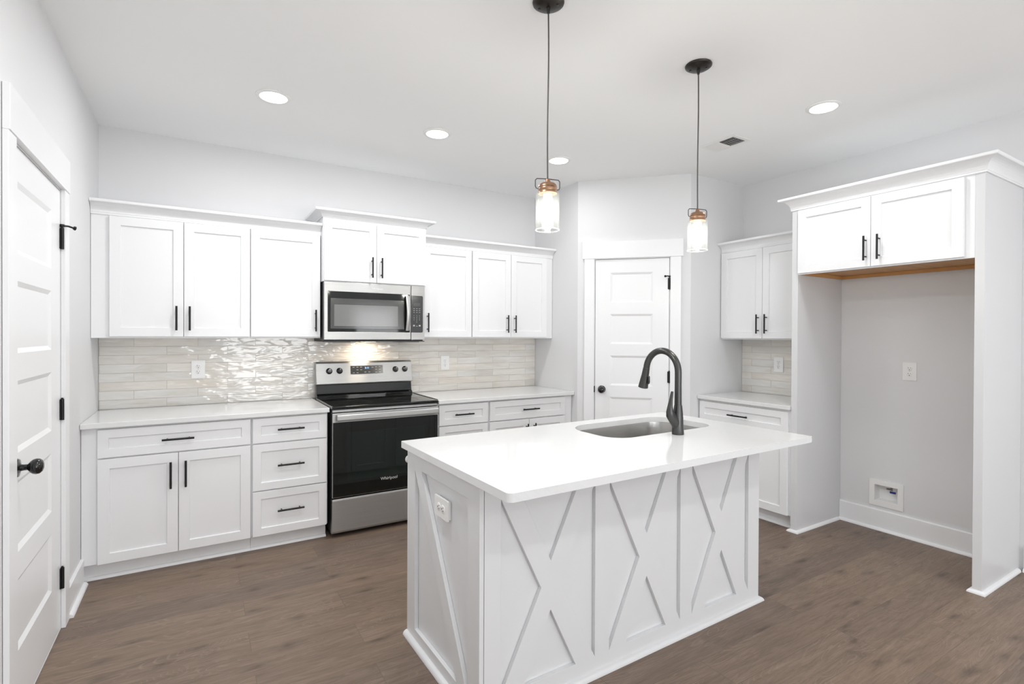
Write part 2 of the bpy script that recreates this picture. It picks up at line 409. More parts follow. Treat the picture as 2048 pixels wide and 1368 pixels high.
# ------------------------------------------------------------------ room shell
def wall(name, p0, p1, holes=(), t=0.12, h=H, z0=0.0, material=None, ext=(0, 0)):
    p0 = Vector(p0); p1 = Vector(p1); d = p1 - p0; L = d.length
    mb = MB(); mb.plate(rect(-ext[0], L + ext[1], z0, h), [rect(*q) for q in holes], 0, t)
    o = mb.build(name, material or M['wall']); o.location = (p0.x, p0.y, 0); o.rotation_euler = (0, 0, math.atan2(d.y, d.x)); o['kind'] = 'structure'
    return o
# wall front (local -y) faces the room: travel so that the room is on the right-hand side of travel
wall('wall_back', (0, 0), (3.467, 0), ext=(0.12, 0.12))
LD0, LD1, LDZ = -1.868, -1.112, 2.098      # left door leaf, y range and top
wall('wall_left', (0, YR), (0, 0), holes=[(LD0 - 0.022 - YR, LD1 + 0.022 - YR, 0.0 + 0.001, LDZ + 0.022), (-7.6 - YR, -5.1 - YR, 0.25, 2.35)])
wall('wall_pantry_side', (3.467, 0), A)
dd = (B - A).normalized(); AB = (B - A).length
PD0, PD1, PDZ = 0.157, 0.786, 2.090
wall('wall_pantry_front', A, B, holes=[(PD0 - 0.018, PD1 + 0.018, 0.001, PDZ + 0.018)])
wall('wall_pantry_end', B, (W, -1.377))
WB = (2.437, 2.656, 0.175, 0.365)
wall('wall_right', (W, -1.377), (W, YR), holes=[(WB[0] + 0.030 - 1.377, WB[1] - 0.030 - 1.377, WB[2] + 0.030, WB[3] - 0.030)])
wall('wall_rear', (W, YR), (0, YR), holes=[(W - q[1], W - q[0], q[2], q[3]) for q in REAR], ext=(0.12, 0.12))
mb = MB(); mb.box(-0.12, W + 0.12, YR - 0.12, 0.12, -0.1, 0); tag(mb.build('floor', M['floor']), kind='structure')
mb = MB(); mb.box(-0.12, W + 0.12, YR - 0.12, 0.12, H, H + 0.1); tag(mb.build('ceiling', M['ceil']), kind='structure')
for i, (xw, xe, WIN_Z0, WIN_Z1) in enumerate(REAR):
    mb = MB(); mb.plate(rect(xw, xe, WIN_Z0, WIN_Z1), [rect(xw + 0.05, (xw + xe) / 2 - 0.02, WIN_Z0 + 0.05, WIN_Z1 - 0.05), rect((xw + xe) / 2 + 0.02, xe - 0.05, WIN_Z0 + 0.05, WIN_Z1 - 0.05)], -0.02, 0.02)
    o = mb.build('window_%d' % (i + 1), M['trim']); o.location = (0, YR - 0.06, 0); tag(o, kind='structure')
    mb = MB(); mb.box(xw + 0.04, xe - 0.04, -0.003, 0.003, WIN_Z0 + 0.04, WIN_Z1 - 0.04); mb.build('window_pane', M['pane'], o)

mb = MB(); mb.plate(rect(0, 2.5, 0.25, 2.35), [rect(0.06, 1.22, 0.31, 2.29), rect(1.28, 2.44, 0.31, 2.29)], -0.02, 0.02)
o = mb.build('window_3', M['trim']); o.location = (-0.06, -7.6, 0); o.rotation_euler = (0, 0, PI / 2); tag(o, kind='structure')  # unseen left window, added to send light toward the right side
mb = MB(); mb.box(0.05, 2.45, -0.003, 0.003, 0.30, 2.30); mb.build('window_pane', M['pane'], o)

# baseboards with quarter round
def baseboard(name, p0, p1, h=0.150, sides=(0, 0)):
    p0 = Vector(p0); p1 = Vector(p1)
    prof = [(0.0005, 0.0005), (0.015, 0.0005), (0.015, h - 0.006), (0.011, h), (0.0005, h)]
    o = sweep([p0, p1], prof).build(name, M['trim']); tag(o, kind='structure')
    d = (p1 - p0).normalized(); nrm = Vector((d.y, -d.x)) * 0.0152
    sweep([p0 + nrm, p1 + nrm], shoe_prof(0.0005)).build('shoe_molding', M['trim'], o, smooth=True)
    return o
baseboard('baseboard_left', (0, -1.010), (0, -0.612))
baseboard('baseboard_left', (0, YR), (0, -1.965))
baseboard('baseboard_alcove', (W, -2.232), (W, -3.218))
baseboard('baseboard_right', (W, -3.284), (W, YR))
baseboard('baseboard_rear', (W, YR), (0, YR))

# ------------------------------------------------------------------ five-panel doors
def panel_door(name, label, w, top, loc, rot, panel_x, knob, hinge_zs, casing_w, header, stop_z, stop_dir, hinge_right=True):
    root = thing(name, label, 'door', loc, rot, kind='structure')
    z0 = 0.008
    tops = [1.974, 1.610, 1.245, 0.880, 0.517]
    holes = [rect(panel_x[0], panel_x[1], t - 0.264, t) for t in tops]
    mb = MB(); mb.plate(rect(0, w, z0, top), holes, 0.0, 0.035, through=False, rec=0.009, taper=0.018)
    mb.build('door_panel', M['trim'], root, bevel=0.0012, seg=1)
    # raised field of each panel
    # jamb
    j = 0.018; g = 0.003
    mb = MB()
    mb.box(-g - j, -g, -0.001, 0.118, 0.001, top + g + j); mb.box(w + g, w + g + j, -0.001, 0.118, 0.001, top + g + j); mb.box(-g, w + g, -0.001, 0.118, top + g, top + g + j)
    mb.box(-g, 0.012 - g, 0.037, 0.05, 0.001, top + g); mb.box(w + g - 0.012, w + g, 0.037, 0.05, 0.001, top + g); mb.box(-g, w + g, 0.037, 0.05, top - 0.009, top + g)
    mb.build('door_jamb', M['trim'], root)
    # casing
    c0 = -g - 0.006; c1 = w + g + 0.006; ct = top + g + 0.006
    for (a, b_) in ((c0 - casing_w, c0), (c1, c1 + casing_w)):
        mb = MB(); mb.box(a, b_, -0.019, -0.0015, 0.001, ct); mb.build('door_casing', M['trim'], root, bevel=0.002)
    mb = MB(); mb.box(c0 - casing_w - header[1], c1 + casing_w + header[1], -0.023, -0.0015, ct, ct + header[0]); mb.build('door_header', M['trim'], root, bevel=0.002)
    # knob
    kx, kz = knob
    kn = MB(); kn.lathe([(0, -0.0005), (0.033, -0.0005), (0.034, -0.004), (0.031, -0.009), (0.020, -0.0115), (0.0125, -0.014), (0.011, -0.022), (0.011, -0.031), (0.0125, -0.034), (0.021, -0.040), (0.027, -0.048), (0.0290, -0.057), (0.027, -0.066), (0.020, -0.0735), (0.010, -0.077), (0, -0.078)], 32, (kx, 0, kz), 'y')
    kn.build('doorknob', M['knob'], root)
    lx = (-g - 0.001 if hinge_right else w + g + 0.001)
    mb = MB(); mb.box(min(lx - 0.004, lx + 0.001), max(lx + 0.004, lx - 0.001), -0.0022, 0.004, kz - 0.028, kz + 0.028); mb.build('strike_plate', M['black'], root)
    hx = w + g / 2 if hinge_right else -g / 2
    for k, hz in enumerate(hinge_zs):
        mb = MB(); mb.box(hx - 0.014, hx + 0.014, -0.0045, 0.001, hz - 0.048, hz + 0.048)
        mb.tube([(hx, -0.008, hz - 0.050), (hx, -0.008, hz + 0.050)], 0.0075, 12); mb.tube([(hx, -0.008, hz + 0.050), (hx, -0.008, hz + 0.056)], 0.0045, 10)
        hg = mb.build('hinge', M['black'], root)
        if k == 0:
            s = stop_dir; z = hz + 0.056
            st = MB(); st.tube([(hx, -0.008, z), (hx, -0.008, z + 0.012)], 0.009, 12)
            st.tube([(hx, -0.008, z + 0.006), (hx + s * 0.018, -0.028, z + 0.008), (hx + s * 0.034, -0.046, z + 0.004)], 0.0045, 10)
            st.tube([(hx + s * 0.034, -0.046, z + 0.004), (hx + s * 0.038, -0.051, z + 0.003)], [0.009, 0.010], 14)
            st.tube([(hx, -0.008, z + 0.006), (hx - s * 0.022, -0.013, z + 0.006)], 0.004, 10)
            st.build('hinge_stop', M['black'], hg)
    return root
panel_door('door_1', 'white five-panel door in the left wall with black knob', LD1 - LD0, LDZ, (0.0, LD0, 0), PI / 2,
           (0.083, 0.591), (0.058, 0.930), (1.872, 1.055, 0.247), 0.090, (0.158, 0.0), 0, 1)
panel_door('door_2', 'narrow white five-panel pantry door in the angled corner wall', PD1 - PD0, PDZ, (A.x + dd.x * PD0, A.y + dd.y * PD0, 0), math.atan2(dd.y, dd.x),
           (0.130, 0.494), (0.060, 0.945), (1.868, 1.066, 0.25), 0.086, (0.150, 0.018), 0, -1)

# ------------------------------------------------------------------ cabinets
TH = 0.0205  # door thickness
def handle(parent, cx, cz, length, vertical=True, y=-TH, r=0.0062):
    """bar pull standing off a front at plane y"""
    mb = MB(); L = length / 2; s = 0.034
    if vertical:
        mb.tube([(cx, y - s, cz - L), (cx, y - s, cz + L)], r, 12)
        for q in (-1, 1): mb.tube([(cx, y + 0.0005, cz + q * (L - 0.026)), (cx, y - s, cz + q * (L - 0.026))], 0.0045, 10)
    else:
        mb.tube([(cx - L, y - s, cz), (cx + L, y - s, cz)], r, 12)
        for q in (-1, 1): mb.tube([(cx + q * (L - 0.026), y + 0.0005, cz), (cx + q * (L - 0.026), y - s, cz)], 0.0045, 10)
    return mb.build('handle', M['black'], parent)
def shaker(parent, name, x0, x1, z0, z1, fw=0.056, material=None):
    mb = MB(); mb.plate(rect(x0, x1, z0, z1), [rect(x0 + fw, x1 - fw, z0 + fw, z1 - fw)], -TH, -0.0008, through=False, rec=0.0095, taper=0.0015)
    return mb.build(name, material or M['cab'], parent, bevel=0.0012, seg=1)
HL = 0.158
def cabinet(name, label, loc, rot, w, depth, z0, z1, fronts, toe=True, group=None, cat='cabinet', end_panel=None, bottom=None):
    """origin: left end of the face-frame plane on the floor; local -y faces the room"""
    root = thing(name, label, cat, loc, rot, group)
    mb = MB()
    if toe:
        mb.prism([(0, z1), (0, 0.105), (0.060, 0.105), (0.060, 0.001), (depth, 0.001), (depth, z1)], 'x', 0, w)
    else:
        mb.box(0, w, 0, depth, z0, z1)
    mb.build('cabinet_box', M['cab'], root, bevel=0.001, seg=1)
    if toe:
        o = sweep([(0.0, 0.0595), (w, 0.0595)], shoe_prof(0.0008, 0.018)).build('toe_molding', M['cab'], root, smooth=True)
    for f in fronts:
        kind, x0, x1, a, b_ = f[:5]; hp = f[5] if len(f) > 5 else None
        if kind == 'door':
            d = shaker(root, 'door', x0, x1, a, b_)
            if hp: handle(d, hp[0], hp[1], HL if len(hp) < 3 else hp[2])
        else:
            d = shaker(root, 'drawer', x0, x1, a, b_, fw=0.050)
            if hp: handle(d, hp[0], hp[1], HL if len(hp) < 3 else hp[2], vertical=False)
    return root
BF = -0.610   # base face frame plane
CT0, CT1 = 0.884, 0.914
g = 0.0015
DT = (0.711, 0.872)   # top drawer
cabinet('base_cabinet', 'white base cabinet left of the drawer bank with one wide drawer over two doors', (0.002, BF, 0), 0, 0.854, 0.608, 0, CT0 - 0.001, [
    ('drawer', 0.074, 0.849, *DT, (0.460, 0.790, 0.164)), ('door', 0.074, 0.4585, 0.106, 0.703, (0.422, 0.576)), ('door', 0.4615, 0.849, 0.106, 0.703, (0.498, 0.576))])
cabinet('drawer_cabinet', 'white three-drawer base cabinet between the wide left cabinet and the range', (0.857, BF, 0), 0, 0.474, 0.608, 0, CT0 - 0.001, [
    ('drawer', 0.007, 0.465, *DT, (0.234, 0.795, 0.164)), ('drawer', 0.007, 0.465, 0.402, 0.703, (0.234, 0.560, 0.164)), ('drawer', 0.007, 0.465, 0.106, 0.395, (0.234, 0.262, 0.164))])
cabinet('drawer_cabinet', 'narrow white base cabinet of stacked drawers just right of the range', (2.150, BF, 0), 0, 0.448, 0.608, 0, CT0 - 0.001, [
    ('drawer', 0.010, 0.440, *DT, (0.215, 0.793, 0.164)), ('drawer', 0.010, 0.440, 0.402, 0.703, (0.215, 0.560, 0.164)), ('drawer', 0.010, 0.440, 0.106, 0.395, (0.215, 0.262, 0.164))])
cabinet('base_cabinet', 'white base cabinet beside the pantry with a wide drawer over two doors, behind the island', (2.600, BF, 0), 0, 0.864, 0.608, 0, CT0 - 0.001, [
    ('drawer', 0.010, 0.777, *DT, (0.397, 0.790, 0.164)), ('door', 0.010, 0.392, 0.106, 0.703, (0.364, 0.588)), ('door', 0.395, 0.777, 0.106, 0.703, (0.441, 0.588))])
RX = W - 0.590
cabinet('base_cabinet', 'white base cabinet with wide drawer between the pantry door and the fridge opening', (RX, -1.379, 0), -PI / 2, 0.803, 0.588, 0, CT0 - 0.001, [
    ('drawer', 0.012, 0.785, 0.711, 0.866, (0.393, 0.785, 0.175)), ('door', 0.012, 0.3965, 0.106, 0.703, (0.362, 0.588)), ('door', 0.3995, 0.785, 0.106, 0.703, (0.436, 0.588))])

UF = -0.304; UZ0, UZ1 = 1.392, 2.160
UD = (1.402, 2.150); UH = 1.521
cabinet('wall_cabinet', 'white two-door wall cabinet in the left corner above the left counter', (0.002, UF, 0), 0, 0.871, 0.302, UZ0, UZ1, [
    ('door', 0.092, 0.4785, *UD, (0.441, UH)), ('door', 0.4815, 0.868, *UD, (0.514, UH))], toe=False)
cabinet('wall_cabinet', 'white single-door wall cabinet directly left of the microwave', (0.874, UF, 0), 0, 0.468, 0.302, UZ0, UZ1, [
    ('door', 0.003, 0.462, *UD, (0.428, UH))], toe=False)
cabinet('wall_cabinet', 'white single-door wall cabinet directly right of the microwave', (2.149, UF, 0), 0, 0.446, 0.302, UZ0, UZ1, [
    ('door', 0.004, 0.442, *UD, (0.032, UH))], toe=False)
cabinet('wall_cabinet', 'white two-door wall cabinet above the counter left of the pantry', (2.597, UF, 0), 0, 0.867, 0.302, UZ0, UZ1, [
    ('door', 0.005, 0.394, *UD, (0.350, UH)), ('door', 0.397, 0.790, *UD, (0.429, UH))], toe=False)
cabinet('wall_cabinet', 'short white two-door cabinet above the microwave, taller than its neighbours', (1.345, -0.380, 0), 0, 0.801, 0.378, 1.812, 2.290, [
    ('door', 0.005, 0.3905, 1.818, 2.262, (0.353, 1.930, 0.155)), ('door', 0.3935, 0.790, 1.818, 2.262, (0.426, 1.930, 0.155))], toe=False)
cabinet('wall_cabinet', 'white two-door wall cabinet above the small counter beside the fridge opening', (W - 0.305, -1.379, 0), -PI / 2, 0.803, 0.303, UZ0, UZ1, [
    ('door', 0.006, 0.3955, *UD, (0.366, UH)), ('door', 0.3985, 0.790, *UD, (0.438, UH))], toe=False)

def crown(name, label, path, z0, h, out, sign=1):
    o = sweep(path, crown_prof(z0, h, out), sign).build(name, M['cab'], smooth=False)
    return tag(o, label, 'crown moulding')
yc = UF - 0.0005
crown('crown_molding', 'white crown moulding on top of the left wall cabinets', [(0.002, yc), (1.343, yc)], UZ1 - 0.006, 0.084, 0.062)
crown('crown_molding', 'white crown moulding on the raised cabinet above the microwave', [(1.3435, -0.010), (1.3435, -0.3805), (2.1475, -0.3805), (2.1475, -0.010)], 2.283, 0.056, 0.060)
crown('crown_molding', 'white crown moulding on the wall cabinets between microwave and pantry', [(2.150, yc), (3.465, yc)], UZ1 - 0.006, 0.084, 0.062)
crown('crown_molding', 'white crown moulding on the wall cabinet beside the fridge surround', [(W - 0.3055, -1.379), (W - 0.3055, -2.184)], UZ1 - 0.006, 0.084, 0.062)

# fridge surround
FX = 4.250
def end_panel(label, y0, y1):
    root = thing('end_panel', label, 'end panel', (FX, y0, 0))
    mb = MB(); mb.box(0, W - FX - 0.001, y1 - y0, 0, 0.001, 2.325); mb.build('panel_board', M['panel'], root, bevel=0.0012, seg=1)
    t = y1 - y0
    if label.startswith('tall white end panel right'):
        path = [(W - FX - 0.05, 0.0002), (-0.0002, 0.0002), (-0.0002, t - 0.0002), (W - FX - 0.036, t - 0.0002)]
    else:
        path = [(0.019, 0.0002), (-0.0002, 0.0002), (-0.0002, t - 0.0002), (W - FX - 0.036, t - 0.0002)]
    sweep(path, shoe_prof(0.0008, 0.019)).build('shoe_molding', M['cab'], root, smooth=True)
    return root
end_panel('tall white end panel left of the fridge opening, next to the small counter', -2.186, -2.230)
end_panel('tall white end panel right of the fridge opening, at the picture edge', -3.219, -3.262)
fc = thing('fridge_cabinet', 'wide white two-door cabinet spanning the top of the fridge opening', 'cabinet', (FX + 0.002, -2.2305, 0), -PI / 2)
fw = 3.2185 - 2.2305
mb = MB(); mb.box(0, fw, 0.0, W - FX - 0.004, 1.895, 2.324); mb.box(0, fw, 0, 0.019, 1.862, 1.895); mb.build('cabinet_box', M['cab'], fc)
mb = MB(); mb.box(0.002, fw - 0.002, 0.020, W - FX - 0.006, 1.886, 1.894); tag(mb.build('bottom_board', M['ply'], fc), label='bare plywood underside')
mb = MB(); mb.box(0.002, fw - 0.002, W - FX - 0.030, W - FX - 0.006, 1.862, 1.885); mb.box(0.002, 0.022, 0.020, W - FX - 0.031, 1.862, 1.885); mb.box(fw - 0.022, fw - 0.002, 0.020, W - FX - 0.031, 1.862, 1.885)
tag(mb.build('bottom_rail', M['plyedge'], fc), label='orange-brown bare wood rail')
d = shaker(fc, 'door', 0.006, 0.4735, 1.870, 2.318); handle(d, 0.449, 1.986, 0.157)
d = shaker(fc, 'door', 0.4765, 0.944, 1.870, 2.318); handle(d, 0.526, 1.986, 0.157)
crown('crown_molding', 'large white crown moulding around the top of the fridge surround', [(W - 0.002, -2.1855), (FX - 0.0005, -2.1855), (FX - 0.0005, -3.2625), (W - 0.002, -3.2625)], 2.326, 0.088, 0.070)

# counters
def counter(label, x0, x1, y0, y1, loc=(0, 0, 0), rot=0):
    mb = MB(); mb.box(x0, x1, y0, y1, CT0, CT1)
    o = mb.build('countertop', M['quartz'], None, bevel=0.003); o.location = loc; o.rotation_euler = (0, 0, rot)
    return tag(o, label, 'countertop')
counter('white quartz countertop left of the range', 0.002, 1.337, -0.652, -0.013)
counter('white quartz countertop between the range and the pantry', 2.148, 3.464, -0.652, -0.013)
counter('small white quartz countertop beside the fridge opening', 0, 0.803, -0.037, 0.576, (RX, -1.380, 0), -PI / 2)

# backsplash
mb = MB(); mb.box(0.0, 3.462, -0.0115, -0.001, 0, 0.476); o = mb.build('backsplash', M['tile']); o.location = (0.002, 0, 0.9145)
tag(o, 'glossy cream and grey subway tile backsplash along the long back wall', 'backsplash')
mb = MB(); mb.box(0.0, 0.803, -0.0115, -0.001, 0, 0.476); o = mb.build('backsplash', M['tile_side']); o.location = (W, -1.380, 0.9145); o.rotation_euler = (0, 0, -PI / 2)
tag(o, 'small cream subway tile backsplash on the right wall beside the fridge opening', 'backsplash')

# ------------------------------------------------------------------ outlets
def outlet(label, loc, euler=(0, 0, 0)):
    root = thing('wall_outlet', label, 'outlet', loc, euler=euler, group=None)
    mb = MB(); mb.plate(rrect(-0.042, 0.042, -0.064, 0.064, 0.004, 3), [], -0.0065, 0); mb.build('cover_plate', M['plastic'], root, bevel=0.0015)
    for s in (1, -1):
        mb = MB(); mb.lathe([(0, -0.0085), (0.0160, -0.0085), (0.0170, -0.0078), (0.0170, -0.006), (0, -0.006)], 24, (0, 0, s * 0.0195), 'y')
        rc = mb.build('receptacle', M['plastic'], root)
        mb = MB(); z = s * 0.0195
        mb.box(-0.0078, -0.0056, -0.0090, -0.0084, z + 0.001, z + 0.010); mb.box(0.0056, 0.0078, -0.0090, -0.0084, z + 0.002, z + 0.009)
        mb.lathe([(0, -0.0090), (0.0028, -0.0090), (0.0028, -0.0084), (0, -0.0084)], 12, (0, 0, z - 0.007), 'y')
        mb.build('slot', M['slot'], rc)
    mb = MB(); mb.lathe([(0, -0.0078), (0.003, -0.0075), (0.003, -0.006), (0, -0.006)], 12, (0, 0, 0), 'y'); mb.build('screw', M['mark'], root)
    return root
outlet('white outlet in the tile between left wall cabinets and left counter', (0.564, -0.0120, 1.167))
outlet('white outlet in the tile just right of the range', (2.479, -0.0120, 1.167))
outlet('white outlet in the small tile area beside the fridge opening', (W - 0.0120, -1.732, 1.176), (0, 0, -PI / 2))
outlet('white outlet on the bare wall inside the fridge opening', (W - 0.0005, -2.686, 1.176), (0, 0, -PI / 2))

# water supply box
root = thing('water_supply_box', 'white recessed water supply box low on the fridge opening wall', 'supply box', (W, -WB[0], 0), -PI / 2)
w_ = WB[1] - WB[0]
mb = MB(); mb.plate(rrect(0, w_, WB[2], WB[3], 0.006, 3), [rect(0.036, w_ - 0.036, WB[2] + 0.038, WB[3] - 0.036)], -0.008, -0.0008); mb.build('face_plate', M['plastic'], root, bevel=0.002)
mb = MB()
x0, x1, z0, z1 = 0.034, w_ - 0.034, WB[2] + 0.036, WB[3] - 0.034
mb.box(x0, x1, 0.066, 0.069, z0, z1); mb.box(x0, x0 + 0.003, 0, 0.066, z0, z1); mb.box(x1 - 0.003, x1, 0, 0.066, z0, z1); mb.box(x0, x1, 0, 0.066, z0, z0 + 0.003); mb.box(x0, x1, 0, 0.066, z1 - 0.003, z1)
mb.build('box_recess', M['plastic'], root)
mb = MB(); mb.tube([(0.130, 0.035, z1 - 0.002), (0.130, 0.035, z1 - 0.034)], 0.006, 12); mb.tube([(0.130, 0.035, z1 - 0.026), (0.106, 0.012, z1 - 0.022)], [0.007, 0.006], 12)
vv = mb.build('valve', M['brass'], root)
mb = MB(); mb.box(0.122, 0.158, 0.020, 0.032, z1 - 0.052, z1 - 0.038); tag(mb.build('valve_lever', M['blue'], vv, bevel=0.002), label='blue lever')

# ------------------------------------------------------------------ text helper
def text(name, body, size, loc, euler, material, parent, depth=0.0004, align='CENTER', sx=1.0):
    c = bpy.data.curves.new(name, 'FONT'); c.body = body; c.size = size; c.extrude = depth; c.align_x = align; c.align_y = 'CENTER'
    o = bpy.data.objects.new(name, c); COL.objects.link(o); o.location = loc; o.rotation_euler = euler; o.scale = (sx, 1, 1)
    bpy.context.view_layer.update()
    me = bpy.data.meshes.new_from_object(o.evaluated_get(bpy.context.evaluated_depsgraph_get())); bpy.data.objects.remove(o)
    o = bpy.data.objects.new(name, me); COL.objects.link(o); o.location = loc; o.rotation_euler = euler; o.scale = (sx, 1, 1)
    me.materials.clear(); me.materials.append(material); o.parent = parent; return o
FRONT = (PI / 2, 0, 0)

# ------------------------------------------------------------------ microwave
mw = thing('microwave', 'stainless steel over-the-range microwave with black window, above the range', 'microwave', (1.349, 0, 0))
mwW = 0.779
mb = MB(); mb.box(0.002, mwW - 0.002, -0.372, -0.0125, 1.372, 1.8105); mb.build('body', M['darkbody'], mw, bevel=0.003)
dx = 0.665
mb = MB(); mb.plate(rect(0, dx - 0.0015, 1.381, 1.810), [rrect(0.026, dx + 0.0 - 0.0015 - 0.008, 1.440, 1.738, 0.006, 3)], -0.400, -0.3735)
door = mb.build('door', M['steel'], mw, bevel=0.003)
mb = MB(); mb.plate(rrect(0.0265, dx - 0.010, 1.4405, 1.7375, 0.006, 3), [rect(0.046, 0.612, 1.462, 1.690)], -0.3985, -0.375); mb.build('door_glass', M['blackglass'], door)
mb = MB(); mb.plate(rect(0.0465, 0.6115, 1.4625, 1.6895), [rect(0.072, 0.560, 1.482, 1.644)], -0.3975, -0.376); mb.build('window_frame', M['mwframe'], door, bevel=0.001)
mb = MB(); mb.box(0.0725, 0.5595, -0.3965, -0.377, 1.4825, 1.6435); mb.build('window', M['mwwin'], door)
pts = []; hz0, hz1 = 1.452, 1.728
for k in range(13):
    t = k / 12; z = hz0 + (hz1 - hz0) * t; pts.append((0.632, -0.412 - 0.030 * math.sin(PI * t), z))
hb = MB(); hr = []
for (px_, py_, pz_) in pts:
    hr.append([hb.b.verts.new((px_ + a_, py_ + b_, pz_)) for a_, b_ in ((-0.016, 0.004), (-0.016, -0.001), (-0.011, -0.0045), (0.011, -0.0045), (0.016, -0.001), (0.016, 0.004))])
for i in range(len(hr) - 1):
    for k in range(6): hb.b.faces.new([hr[i][k], hr[i][(k + 1) % 6], hr[i + 1][(k + 1) % 6], hr[i + 1][k]])
hb.b.faces.new(hr[0][::-1]); hb.b.faces.new(hr[-1]); hb.smooth = True
hb.box(0.622, 0.642, -0.412, -0.3975, hz0 + 0.004, hz0 + 0.022); hb.box(0.622, 0.642, -0.412, -0.3975, hz1 - 0.022, hz1 - 0.004)
hb.build('handle', M['steel'], door)
mb = MB(); mb.plate(rect(dx + 0.0015, mwW, 1.381, 1.810), [rrect(dx + 0.002, 0.765, 1.438, 1.733, 0.010, 4, rs=[0.002, 0.012, 0.012, 0.002])], -0.400, -0.3735); cp = mb.build('control_panel', M['steel'], mw, bevel=0.003)
mb = MB(); mb.plate(rrect(dx + 0.0025, 0.7645, 1.4385, 1.7325, 0.010, 4, rs=[0.002, 0.012, 0.012, 0.002]), [], -0.399, -0.376); kp = mb.build('keypad', M['ctrl'], cp)
mb = MB(); mb.box(0.686, 0.742, -0.3996, -0.3988, 1.650, 1.676); mb.build('display', M['mwframe'], kp)
for r_, row in enumerate(('123', '456', '789', ' 0 ')):
    for c_, ch in enumerate(row):
        if ch != ' ': text('key_number', ch, 0.012, (0.690 + 0.023 * c_, -0.3992, 1.572 - 0.0165 * r_), FRONT, M['mark'], kp)
for r_ in range(3):
    for c_ in range(3):
        mb = MB(); mb.box(0.685 + 0.023 * c_, 0.696 + 0.023 * c_, -0.3996, -0.3988, 1.628 - 0.015 * r_, 1.6305 - 0.015 * r_); mb.build('key_mark', M['mark'], kp)
for c_ in range(3):
    mb = MB(); mb.box(0.683 + 0.024 * c_, 0.697 + 0.024 * c_, -0.3996, -0.3988, 1.488, 1.491 + (0.008 if c_ != 1 else 0)); mb.build('key_mark', M['mark'], kp)
text('brand_lettering', 'Whirlpool', 0.020, (0.392, -0.4008, 1.772), FRONT, M['silver'], door)
mb = MB(); mb.box(0.0, mwW, -0.398, -0.020, 1.3655, 1.3715); mb.box(0.03, 0.20, -0.36, -0.2, 1.3615, 1.3655); mb.box(mwW - 0.20, mwW - 0.03, -0.36, -0.2, 1.3615, 1.3655)
mb.build('bottom_plate', M['darkbody'], mw)
mb = MB(); mb.box(0.330, 0.450, -0.170, -0.110, 1.3620, 1.3650); mb.build('lamp_lens', M['lens'], mw)
lo = area('cooktop_lamp', (0.39, -0.14, 1.360), (0, 0, 0), 0.12, 0.06, 1.1, (1.0, 0.80, 0.58)); lo.parent = mw

# ------------------------------------------------------------------ range
rg = thing('range', 'freestanding stainless steel electric range with black glass oven door', 'range', (1.351, 0, 0))
rw = 0.786
mb = MB(); mb.box(0.004, rw - 0.004, -0.615, -0.035, 0.030, 0.895); mb.box(0.03, rw - 0.03, -0.56, -0.06, 0.001, 0.030); mb.build('body', M['darkbody'], rg, bevel=0.003)
# cooktop
mb = MB(); mb.box(0.0, rw, -0.668, -0.115, 0.897, 0.921); ct = mb.build('cooktop', M['blackglass'], rg, bevel=0.006)
for q in ((-0.0025, -0.0002), (rw + 0.0002, rw + 0.0025)):
    mb = MB(); mb.box(*q, -0.655, -0.112, 0.905, 0.9245); mb.build('cooktop_trim', M['steel'], rg)
for (bx, by, br_) in ((0.20, -0.50, 0.115), (0.585, -0.50, 0.095), (0.20, -0.25, 0.08), (0.585, -0.25, 0.105), (0.393, -0.22, 0.055)):
    mb = MB(); mb.lathe([(br_ - 0.003, 0.9211), (br_, 0.9211), (br_, 0.9215), (br_ - 0.003, 0.9215)], 48, (bx, by, 0), close=True); mb.build('burner_ring', M['ring'], ct)
# backguard
mb = MB(); mb.prism([(-0.115, 0.897), (-0.115, 0.935), (-0.092, 0.950), (-0.080, 1.020), (-0.030, 1.020), (-0.030, 0.897)], 'x', 0.004, rw - 0.004); mb.build('backguard_base', M['blackglass'], rg, bevel=0.002)
mb = MB(); mb.prism([(-0.103, 1.022), (-0.107, 1.030), (-0.075, 1.188), (-0.060, 1.202), (-0.030, 1.202), (-0.030, 1.022)], 'x', 0.0, rw); bg = mb.build('backguard', M['steel'], rg, bevel=0.004, seg=3)
tilt = math.atan2(0.032, 0.158)
def on_bg(z): return -0.107 + (z - 1.030) * 0.032 / 0.158
def bgm(x, z): return Matrix.Translation((x, on_bg(z), z)) @ Matrix.Rotation(-tilt, 4, 'X')
for kx in (0.100, 0.180, 0.640, 0.722):
    mb = MB(); mb.lathe([(0, -0.030), (0.014, -0.030), (0.0175, -0.026), (0.0185, -0.006), (0.0245, -0.004), (0.0245, -0.0006), (0, -0.0006)], 28, (0, 0, 0), 'y')
    mb.box(-0.0035, 0.0035, -0.034, -0.012, -0.016, 0.016); mb.xform(bgm(kx, 1.128)); kb = mb.build('control_knob', M['knob'], bg)
    mb = MB(); mb.box(-0.0012, 0.0012, -0.0345, -0.0338, 0.002, 0.015); mb.xform(bgm(kx, 1.128)); mb.build('knob_pointer', M['plastic'], kb)
mb = MB(); mb.plate(rrect(-0.133, 0.133, -0.034, 0.034, 0.002, 2), [], -0.0022, -0.0004); mb.xform(bgm(0.400, 1.132)); dp = mb.build('display_panel', M['ctrl'], bg)
dm = bgm(0.400, 1.132)
t_ = text('clock_digits', '3:11', 0.022, dm @ Vector((0.0, -0.0026, 0.014)), (PI / 2 - tilt, 0, 0), M['bluelcd'], dp)
